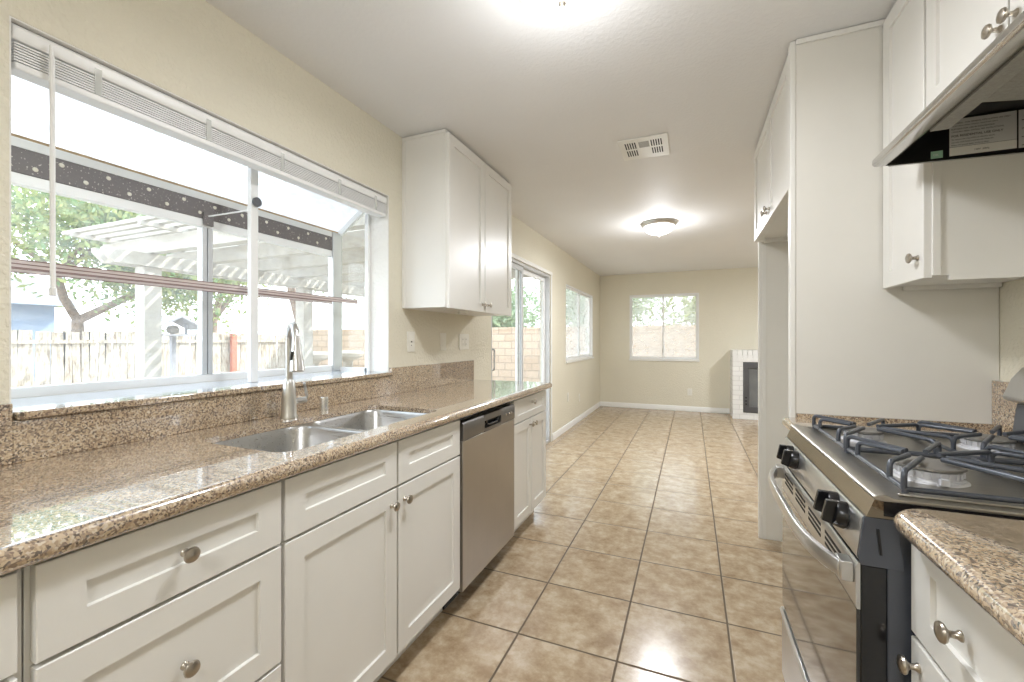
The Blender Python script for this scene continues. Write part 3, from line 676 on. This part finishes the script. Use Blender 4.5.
# gas range
RY0, RY1 = 1.047, 1.806; RF = .322
gr = thing('gas_range', (.64, 1.43, 0), 'stainless and black gas range with four burners on the right side', 'stove')
MB().box(RF+.03, .955, RY0+.004, RY1-.004, .05, .90).build('body', M['rangegrey'], gr, bevel=.003)
MB().box(RF+.07, .93, RY0+.02, RY1-.02, 0, .05).build('base', M['black'], gr)
MB().box(.345, .93, RY0-.001, RY1+.001, .902, .93).build('burner_box', M['black'], gr)
m = MB(); zt = .940
m.prism([(.329, .933), (.327, .938), (.332, zt+.002), (.348, zt+.004), (.362, zt-.002), (.93, zt-.002), (.93, .931), (.345, .931)], RY0-.004, RY1+.004)
m.build('cooktop', M['cook'], gr, bevel=.002)
# recessed well edge trim around burners
for yy in (RY0+.02, RY1-.03): MB().box(.375, .90, yy, yy+.01, zt-.002, zt+.003).build('cooktop_ridge', M['cook'], gr, bevel=.002)
m = MB(); m.prism([(.3305, .932), (.3175, .897), (.36, .897), (.36, .932)], RY0, RY1); m.build('manifold_strip', M['polished'], gr)
m = MB(); m.prism([(.3125, .892), (.3155, .8955), (.36, .8955), (.36, .808), (.307, .808), (.3035, .815)], RY0+.006, RY1-.006); cp = m.build('control_panel', M['steel'], gr)
for yy, a_ in ((RY0, 0), (RY1-.006, 0)):
    q = MB().prism([(.314, .8955), (.365, .8955), (.378, .80), (.309, .80), (.3045, .815)], yy, yy+.006).build('end_cap', M['rangegrey'], gr, bevel=.001)
MB().prism([(.333, .875), (.338, .875), (.343, .825), (.338, .825)], RY0-.0015, RY0+.001).build('end_slot', M['slot'], gr)
nrm = Vector((-1, 0, -.22)).normalized(); nrm = Vector((-1, 0, .2)).normalized()
kp = None
for yy in (1.14, 1.205, 1.60, 1.675):
    c0 = Vector((.3115, yy, .862))
    m = MB(); m.lathe([(.0, 0), (.026, 0), (.029, .004), (.0275, .018), (.024, .024), (.0, .0245)], c0, nrm, 24)
    k = m.build('burner_knob', M['blackplastic'], gr)
    m = MB(); up = nrm.cross(Vector((0, 1, 0))); 
    P = lambda a, b, h: c0+nrm*h+Vector((0, 1, 0))*a+up*b
    m.loft([[P(-.008, -.026, .02), P(.008, -.026, .02), P(.008, .026, .02), P(-.008, .026, .02)], [P(-.006, -.023, .043), P(.006, -.023, .043), P(.006, .023, .043), P(-.006, .023, .043)]], True, True)
    m.build('grip', M['blackplastic'], k, bevel=.0015)
# oven door
od = MB().box(.309, RF+.03, RY0+.003, RY1-.003, .292, .80).build('oven_door', M['black'], gr, bevel=.003)
m = MB(); m.prism([(.3015, .715), (.3015, .795), (.306, .802), (.309, .802), (.309, .71), (.304, .71)], RY0+.003, RY1-.003); tb = m.build('door_top_band', M['steel'], od)
m = MB()
for cy in (1.20, 1.36, 1.52, 1.68):
    for zz in (.778, .764, .750): m.box(.3005, .302, cy-.06, cy+.06, zz-.0035, zz+.0035)
m.build('vent_slots', M['slot'], tb)
MB().box(.303, .309, RY0+.005, RY1-.005, .30, .71).build('door_glass', M['blackglass'], od)
m = MB(); hz = .752; pts = []
n = 16
for i in range(n+1):
    t = i/n; yy = RY0+.02+t*(RY1-RY0-.04); bow = 1-(2*t-1)**4; pts.append((.285-.045*bow, yy, .778))
rings = [[(x-.006, y, z-.018), (x+.006, y, z-.018), (x+.008, y, z), (x+.006, y, z+.016), (x-.006, y, z+.016), (x-.010, y, z)] for x, y, z in pts]
m.loft(rings, True, True); m.box(.279, .3015, RY0+.012, RY0+.05, .757, .797); m.box(.279, .3015, RY1-.05, RY1-.012, .757, .797)
m.build('handle', M['steel'], od, bevel=.002)
m = MB(); m.prism([(.309, .05), (.309, .285), (.30, .285), (.294, .275), (.302, .262), (.302, .05)], RY0+.003, RY1-.003); m.prism([(.31, .05), (.31, .245), (.352, .245), (.352, .05)], RY0+.003, RY1-.003)
m.build('storage_drawer', M['steel'], gr, bevel=.001)
# burners
BZ = zt-.002
burners = [(.485, 1.235), (.485, 1.625), (.765, 1.235), (.765, 1.625)]
for i, (bx_, by_) in enumerate(burners):
    R_ = (.056, .046, .046, .05)[i]
    m = MB(); m.lathe([(R_+.010, 0), (R_+.008, .002), (R_+.003, .003), (R_+.002, .006), (R_-.002, .008), (R_, .024), (R_-.003, .026), (0, .026)], (bx_, by_, BZ), n=32)
    for k in range(24):
        a = 2*pi*k/24; m.box(bx_+(R_+.0)*cos(a)-.0016, bx_+(R_)*cos(a)+.0016, by_+R_*sin(a)-.0016, by_+R_*sin(a)+.0016, BZ+.012, BZ+.024)
    m.box(bx_-.007, bx_+.007, by_-R_-.016, by_-R_-.004, BZ+.003, BZ+.016)
    b = m.build('burner', M['burner'], gr)
    MB().lathe([(R_-.004, .0265), (R_+.005, .0285), (R_+.004, .033), (R_-.01, .0355), (0, .0365)], (bx_, by_, BZ), n=32).build('burner_cap', M['cap'], b)
# grates: four wire-like cast bars sections, two grates
def grate(ya, yb):
    m = MB(); r = .0056; lo = zt+.008; hi = zt+.044; x0, x1 = .392, .895; ym = (ya+yb)/2; xm = (x0+x1)/2
    # low outer frame
    m.tube(fillet([(x0, ya, lo), (x1, ya, lo), (x1, yb, lo), (x0, yb, lo), (x0, ya, lo)], .01, 3), r, 8)
    m.tube([(xm, ya, lo), (xm, yb, lo)], r, 8)
    g_ = .036
    for (cx, sx0, sx1) in ((.485, x0, xm), (.765, xm, x1)):
        # front-back fingers
        for xe, s_ in ((sx0, 1), (sx1, -1)):
            for dy in (-.05, .05):
                m.tube(fillet([(xe, ym+dy*1.9, lo), (xe, ym+dy*1.9, hi), (cx-s_*g_*.9, ym+dy*.3, hi)], .022, 6), r, 8)
        for yy, s_ in ((ya, 1), (yb, -1)):
            for dx in (-.05, .05):
                m.tube(fillet([(cx+dx*1.9, yy, lo), (cx+dx*1.9, yy, hi), (cx+dx*.35, ym-s_*g_, hi)], .022, 6), r, 8)
    for xx in (x0, x1, xm):
        for yy in (ya, yb): m.lathe([(.006, 0), (.006, .012)], (xx, yy, zt-.002), n=8)
    return m.build('grate', M['iron'], gr, ang=60)
grate(RY0+.04, 1.422); grate(1.436, RY1-.04)
# backguard
m = MB(); m.prism([(.932, .905), (.932, .94), (.905, .945), (.918, 1.05), (.955, 1.05), (.955, .905)], RY0, RY1); bg_ = m.build('backguard', M['backgrey'], gr, bevel=.003)
m = MB(); m.prism([(.888, 1.062), (.885, 1.07), (.905, 1.125), (.93, 1.16), (.958, 1.17), (.958, 1.052), (.918, 1.052)], RY0, RY1); cons = m.build('console', M['steel'], gr, bevel=.003)

# right countertops
rc = thing('granite_countertop', (.66, .35, CB), 'speckled granite countertop in the near right corner, in front of the range', 'countertop')
def rslab(y0, y1, par, rnd=False):
    m = MB(); xf = .338
    prof = [(RX-.002, CB), (xf+.022, CB)]+[(xf+.018-.018*sin(radians(a)), (CB+CT)/2-.02*cos(radians(a))) for a in range(0, 181, 15)]+[(xf+.022, CT), (RX-.002, CT)]
    if rnd:
        # rounded front corner next to the range
        rr = .045; rings = []
        out = []
        for (z, ins) in [(CB, .018)]+[((CB+CT)/2-.02*cos(radians(a)), .018-.018*sin(radians(a))) for a in range(15, 166, 15)]+[(CT, .018)]:
            X0 = xf+ins; Y1 = y1-ins*.2
            loop = [(RX-.002, Y1, z)]
            loop += [(X0+rr-rr*sin(radians(b)), Y1-rr+rr*cos(radians(b)), z) for b in range(0, 91, 15)]
            loop += [(X0, y0, z), (RX-.002, y0, z)]
            rings.append(loop)
        m.loft(rings, True, True)
    else: m.prism(prof, y0, y1)
    return m.build('slab', M['granite'], par, ang=50)
rslab(-.42, RY0-.026, rc, True)
MB().box(RX-.022, RX-.002, -.42, RY0-.026, CT, 1.10).build('backsplash', M['granite'], rc, bevel=.002)
rc2 = thing('granite_countertop', (.66, 1.91, CB), 'narrow strip of granite countertop between the gas range and the tall white panel', 'countertop')
rslab(RY1+.006, PY-.004, rc2)
MB().box(RX-.022, RX-.002, RY1+.006, PY-.001, CT, 1.104).build('backsplash', M['granite'], rc2, bevel=.002)
MB().box(.385, RX-.024, PY-.014, PY-.002, CT, .952).build('rear_strip', M['granite'], rc2)

# right base cabinets
def base_right(y0, y1, label, rails, stiles=()):
    c = thing('base_cabinet', (.7, (y0+y1)/2, 0), label, 'cabinet')
    carcass(c, RX-.002, .421, y0+.001, y1-.001, .102, CB-.002, top=False)
    fframe(c, .402, -1, y0+.001, y1-.001, .102, CB-.002, rails, stiles)
    MB().box(.48, .495, y0+.001, y1-.001, 0, .101).build('toe_kick', M['white'], c); return c
c = base_right(.69, 1.042, 'white base cabinet with a drawer over one door, beside the gas range', (.69,))
door(c, .702, 1.036, .698, .885, .382, -1, (.872, .79), 'drawer', stile=.07, rail=.05); door(c, .702, 1.036, .125, .688, .382, -1, (1.004, .648))
c = base_right(-.42, .69, 'white shaker base cabinet at the near right corner of the counter', (.69,), (.135,))
door(c, -.41, .13, .698, .885, .382, -1, (-.14, .79), 'drawer', rail=.05); door(c, .14, .68, .698, .885, .382, -1, (.41, .79), 'drawer', rail=.05)
door(c, -.41, .13, .125, .688, .382, -1, (.09, .648)); door(c, .14, .68, .125, .688, .382, -1, (.18, .648))
c = thing('filler_cabinet', (.7, 1.91, 0), 'slim white filler cabinet between the range and the tall panel', 'cabinet')
MB().box(.36, RX-.03, RY1+.008, PY-.005, .102, CB-.002).build('carcass', M['white'], c)
MB().box(.48, .9, RY1+.008, PY-.005, 0, .101).build('toe_kick', M['white'], c)

# ------------------------------------------------------------ ceiling fixtures
def lamp(x, y, label, watts):
    t = thing('ceiling_light', (x, y, CH), label, 'ceiling light', None)
    m = MB(); m.lathe([(.0, 0), (.176, 0), (.178, -.008), (.172, -.02), (.160, -.034), (.152, -.038), (.0, -.03)], (x, y, CH-.0005), n=40); m.build('metal_ring', M['satin'], t)
    prof = [(.152*cos(radians(a)), -.036-.085*sin(radians(a))) for a in range(0, 90, 10)]+[(0, -.121)]
    MB().lathe(prof, (x, y, CH), n=40).build('glass_bowl', M['lampglass'], t)
    MB().lathe([(.0, -.119), (.012, -.121), (.014, -.126), (.006, -.134), (.006, -.138), (0, -.142)], (x, y, CH), n=16).build('finial', M['nickel'], t)
    L = bpy.data.objects.new('bulb', bpy.data.lights.new('bulb', 'AREA')); COL.objects.link(L); L.parent = t; L.location = (0, 0, -.146)
    L.data.shape = 'DISK'; L.data.size = .3; L.data.energy = watts; L.data.color = (.93, .955, 1)
    K = bpy.data.objects.new('bulb', bpy.data.lights.new('bulb', 'POINT')); COL.objects.link(K); K.parent = t; K.location = (0, 0, -.24)
    K.data.energy = watts*.42; K.data.shadow_soft_size = .07; K.data.color = (.93, .955, 1)
lamp(-.38, 1.326, 'round flush ceiling light with a lit glass bowl at the top edge, nearest the camera', 12)
lamp(-.3, -.95, 'added fill light shaped as a round flush ceiling light, unseen behind the camera', 13)  # lamp added behind the camera to fill the kitchen
lamp(-.304, 4.64, 'round flush ceiling light with a lit glass bowl in the far dining area', 22)
lamp(1.7, 6.0, 'added fill light shaped as a round flush ceiling light, out of view in the family room', 27)  # unseen lamp added to brighten the family room
v = thing('ceiling_vent', (-.267, 2.78, CH), 'square white air vent with louvre slots set in the ceiling', 'air vent')
x0, x1, y0_, y1_ = -.41, -.125, 2.63, 2.93
m = MB().box(x0, x1, y0_, y1_, CH-.008, CH-.0005); m.build('plate', M['trim'], v, bevel=.003)
for (sx, sy) in ((0, 0), (1, 0), (0, 1), (1, 1)):
    m = MB(); bx0 = x0+.035+sx*.15; by0 = y0_+.045+sy*.11
    for k in range(5): m.box(bx0+k*.014, bx0+k*.014+.007, by0, by0+.085, CH-.0088, CH-.0078)
    m.build('louvre_slots', M['slot'], v)
MB().box(x0+.115, x0+.175, y0_+.05, y0_+.13, CH-.0088, CH-.0078).build('centre_louvre', M['filter'], v)

# ------------------------------------------------------------ fireplace
fpY = 7.60
f = thing('brick_fireplace', (1.2, 7.84, 0), 'white painted brick fireplace with a grey metal insert on the far wall', 'fireplace')
m = MB(); m.box(.605, .75, fpY, FY-.002, 0, 1.0); m.box(.75, 1.65, fpY, FY-.002, 0, .105); m.box(.75, 1.65, fpY, FY-.002, .895, 1.0); m.box(1.65, 1.80, fpY, FY-.002, 0, 1.0); m.build('surround', M['whitebrick'], f, smooth=False)
m = MB()
k = .605
while k < 1.79: m.box(k, min(k+.066, 1.80), fpY-.004, FY-.002, 1.0, 1.08); m.box(k+.004, min(k+.062, 1.796), fpY-.005, fpY, .90, 1.0); k += .07
m.build('soldier_course', plain('white_painted_brick_top', rgb(236, 235, 231), .7), f, bevel=.003)
m = MB(); m.box(.752, 1.648, fpY-.01, fpY+.03, .108, .20); m.box(.752, 1.648, fpY-.01, fpY+.03, .80, .892); m.box(.752, .83, fpY-.01, fpY+.03, .20, .80); m.box(1.57, 1.648, fpY-.01, fpY+.03, .20, .80); m.build('metal_insert', M['insert'], f, bevel=.004)
MB().box(.83, 1.57, fpY+.012, fpY+.018, .20, .80).build('fire_glass', M['fglass'], f)
MB().box(.79, 1.61, FY-.1, FY-.02, .12, .88).build('firebox_back', M['slot'], f)
m = MB(); 
for zz in (.24, .29, .34): m.lathe([(.012, 0), (.012, .012), (0, .013)], (.79, fpY-.01, zz), (0, -1, 0), 12)
m.build('control_knobs', M['slot'], f)

# ------------------------------------------------------------ outside
GZ = -.15
st(MB().box(-60, WX-WT, -30, 60, GZ-.1, GZ).build('ground', M['concrete'], smooth=False))
st(MB().box(WX-WT, 30, FY+WT, 60, GZ-.1, GZ).build('ground_beyond', M['concrete'], smooth=False))
bw = tag(MB().box(-13.2, 10, 11.0, 11.18, GZ, 1.52).box(-13.2, 10, 10.98, 11.2, 1.52, 1.59).build('block_wall', M['block'], smooth=False), 'tan concrete block wall closing the yard, seen through the windows', 'wall')
fe = thing('wooden_fence', (-13, 4, GZ), 'weathered whitewashed wooden board fence along the back of the yard', 'fence')
m = MB(); y = -6.; 
while y < 10.9:
    wide = y < 4.9; w = .24 if wide else .145; lean = random.uniform(-.02, .02)*(2.5 if random.random() < .12 else 1); h = 1.43+random.uniform(-.03, .03)
    rot = Matrix.Rotation(lean, 3, 'X'); m.box(-13-random.uniform(0, .02), -12.975, y, y+w-.012, GZ+.02, h, rot=rot, piv=(-13, y, GZ)); y += w
m.build('boards', M['fence'], fe)
m = MB(); m.box(-12.97, -12.93, -6, 10.9, 1.16, 1.24); m.box(-12.97, -12.93, -6, 10.9, .02, .10); m.build('rails', M['fence'], fe)
MB().box(-12.93, -12.82, 8.75, 8.9, GZ, 1.43).build('post', M['redwood'], fe)['label'] = 'reddish post'
# pergola
pg = thing('pergola', (-4.4, 5, GZ), 'white timber pergola with slatted roof over the patio outside the window', 'pergola')
for yy in (2.63, 4.55, 6.1): MB().box(-5.21, -5.05, yy-.08, yy+.08, GZ, 1.98).build('post', M['pergola'], pg, bevel=.006)
m = MB(); m.prism([(2.22, 2.11), (2.22, 2.07), (2.30, 1.98), (6.3, 1.98), (6.3, 2.11)], -5.24, -5.18, 'X'); m.prism([(2.22, 2.11), (2.22, 2.07), (2.30, 1.98), (6.3, 1.98), (6.3, 2.11)], -5.08, -5.02, 'X'); m.build('beam', M['pergola'], pg)
for k in range(6):
    yy = 2.62+k*.6
    pf = [(-5.85, 2.27), (-5.85, 2.21), (-5.80, 2.16), (-5.72, 2.13), (-5.6, 2.115), (-1.95, 2.115), (-1.95, 2.27)]
    MB().prism(pf, yy-.045, yy+.045).build('rafter', M['pergola'], pg, bevel=.004)
for x in (-5.7, -4.55, -3.4, -2.25): MB().box(x, x+.045, 2.25, 6.3, 2.272, 2.31).build('purlin', M['pergola'], pg)
m = MB(); y = 2.27
while y < 6.3: m.box(-5.9, -2.0, y, y+.05, 2.312, 2.345); y += .12
m.build('slats', M['pergola'], pg)
# neighbouring shed
s = thing('neighbour_house', (-22, 2, GZ), 'pale blue neighbouring house with grey shingle roof beyond the fence', 'house')
MB().box(-26, -20.5, -8, 7.7, GZ, 2.5).build('wall', M['shedwall'], s)
m = MB(); m.prism([(-19.9, 2.43), (-19.9, 2.55), (-23.2, 3.5), (-26.6, 2.55), (-26.6, 2.43)], -8.4, 8.1); m.build('roof', M['shingle'], s)
m = MB(); m.box(-19.93, -19.86, -8.4, 8.1, 2.4, 2.56); m.build('fascia', plain('blue_grey_fascia', rgb(160, 172, 190), .7), s)
# trees
def branch(m, p, d, L, r, depth, tips):
    q = p+d*L; mid = p+d*L*.5+Vector((random.uniform(-1, 1), random.uniform(-1, 1), random.uniform(-.3, .5)))*L*.06
    m.tube([p, mid, q], [r, r*.85, r*.7], 7); 
    if depth == 0: tips.append(q); return
    for k in range(3 if depth > 1 else 2):
        a = Vector((random.uniform(-1, 1), random.uniform(-1, 1), random.uniform(-.1, .9))).normalized()
        branch(m, q, (d*.55+a*.75).normalized(), L*random.uniform(.62, .85), r*.62, depth-1, tips)
def tree(x, y, trunk, h, r, lean, label, leaf, nleaf, crown, seed, lsz=.09):
    random.seed(seed); t = thing('tree', (x, y, GZ), label, 'tree'); m = MB(); tips = []
    branch(m, Vector((x, y, GZ)), Vector(lean).normalized(), h, r, 3, tips); m.build('trunk', M['bark'], t, ang=80)
    m = MB(); vs = []; fs = []
    for i in range(nleaf):
        c = random.choice(tips)+Vector((random.gauss(0, crown), random.gauss(0, crown), random.gauss(0, crown*.75)))
        a = Vector((random.uniform(-1, 1), random.uniform(-1, 1), random.uniform(-1, 1))).normalized(); b = a.orthogonal().normalized()
        s_ = lsz*random.uniform(.6, 1.5); o = len(vs); vs += [c-a*s_, c+b*s_*.45+a*s_*.1, c+a*s_, c-b*s_*.45+a*s_*.1]; fs.append((o, o+1, o+2, o+3))
    m.add(vs, fs); m.build('foliage', M[leaf], t, smooth=False)
tree(-14.9, 6.1, 0, 1.9, .18, (-.03, -.02, 1), 'large pale green tree beyond the fence at the left of the window', 'leaf', 20000, .75, 3, .075)
tree(-16.5, 10.2, 0, 2.2, .2, (.1, .1, 1), 'leafy tree beyond the fence behind the pergola post', 'leaf2', 9000, .6, 5, .075)
tree(-9.0, 7.8, 0, 1.9, .17, (-.1, .1, 1), 'tree standing inside the yard behind the faucet', 'leaf2', 5000, .5, 9, .065)
tree(-6.2, 12.8, 0, 1.1, .16, (0, .1, 1), 'green tree behind the block wall outside the patio door', 'leaf2', 12000, .7, 12, .075)
tree(-2.6, 13.8, 0, 1.1, .16, (0, .1, 1), 'tree behind the block wall outside the far window', 'leaf2', 9000, .7, 15, .075)
tree(1.7, 13.8, 0, 1.1, .16, (0, .1, 1), 'tree at the right behind the block wall outside the far window', 'leaf', 8000, .7, 18, .075)
random.seed(3)
# bird feeder on a post, stools
b = thing('bird_feeder', (-7.1, 3.95, GZ), 'small grey gable-roofed bird feeder on a post in the yard', 'bird feeder')
fx, fy = -7.1, 3.95
MB().box(fx-.03, fx+.03, fy-.03, fy+.03, GZ, 1.30).build('post', M['feeder'], b)
MB().box(fx-.18, fx+.18, fy-.22, fy+.22, 1.30, 1.325).build('tray', M['feeder'], b)
m = MB(); m.prism([(fy-.34, 1.42), (fy, 1.60), (fy+.34, 1.42), (fy+.34, 1.395), (fy, 1.57), (fy-.34, 1.395)], fx-.22, fx+.22, 'X'); m.build('roof', M['feeder'], b)
for dy in (-.19, .17): MB().box(fx-.02, fx+.02, fy+dy, fy+dy+.02, 1.325, 1.50).build('upright', M['feeder'], b)
MB().lathe([(0, 0), (.07, .02), (.085, .07), (.06, .12), (0, .14)], (fx, fy, 1.325), n=16).build('seed_bowl', M['stool'], b)
for (x, y, lab) in ((-6.6, 6.05, 'round cast stone stool on the patio, left one'), (-6.6, 6.95, 'round cast stone stool on the patio, seen through the side pane')):
    t = thing('garden_stool', (x, y, GZ), lab, 'garden stool')
    MB().lathe([(.16, 0), (.15, .05), (.10, .2), (.10, .95), (.16, 1.0)], (x, y, GZ), n=20).build('pedestal', M['stool'], t); MB().lathe([(.2, 0), (.30, .05), (.31, .12), (.28, .16), (0, .17)], (x, y, GZ+1.0), n=28).build('seat', M['stool'], t)

# ------------------------------------------------------------ groups for repeats
GROUPS = {'tree': 'trees around the yard', 'garden_stool': 'cast stone stools on the patio', 'ceiling_light': 'flush ceiling lights', 'wall_outlet': 'wall outlet plates', 'base_cabinet': 'white base cabinets', 'wall_cabinet': 'white wall cabinets', 'granite_countertop': 'granite countertops', 'refrigerator_panel': 'tall panels beside the refrigerator space'}
for o in bpy.data.objects:
    if o.parent is None and 'label' in o and o.name.split('.')[0] in GROUPS: o['group'] = GROUPS[o.name.split('.')[0]]
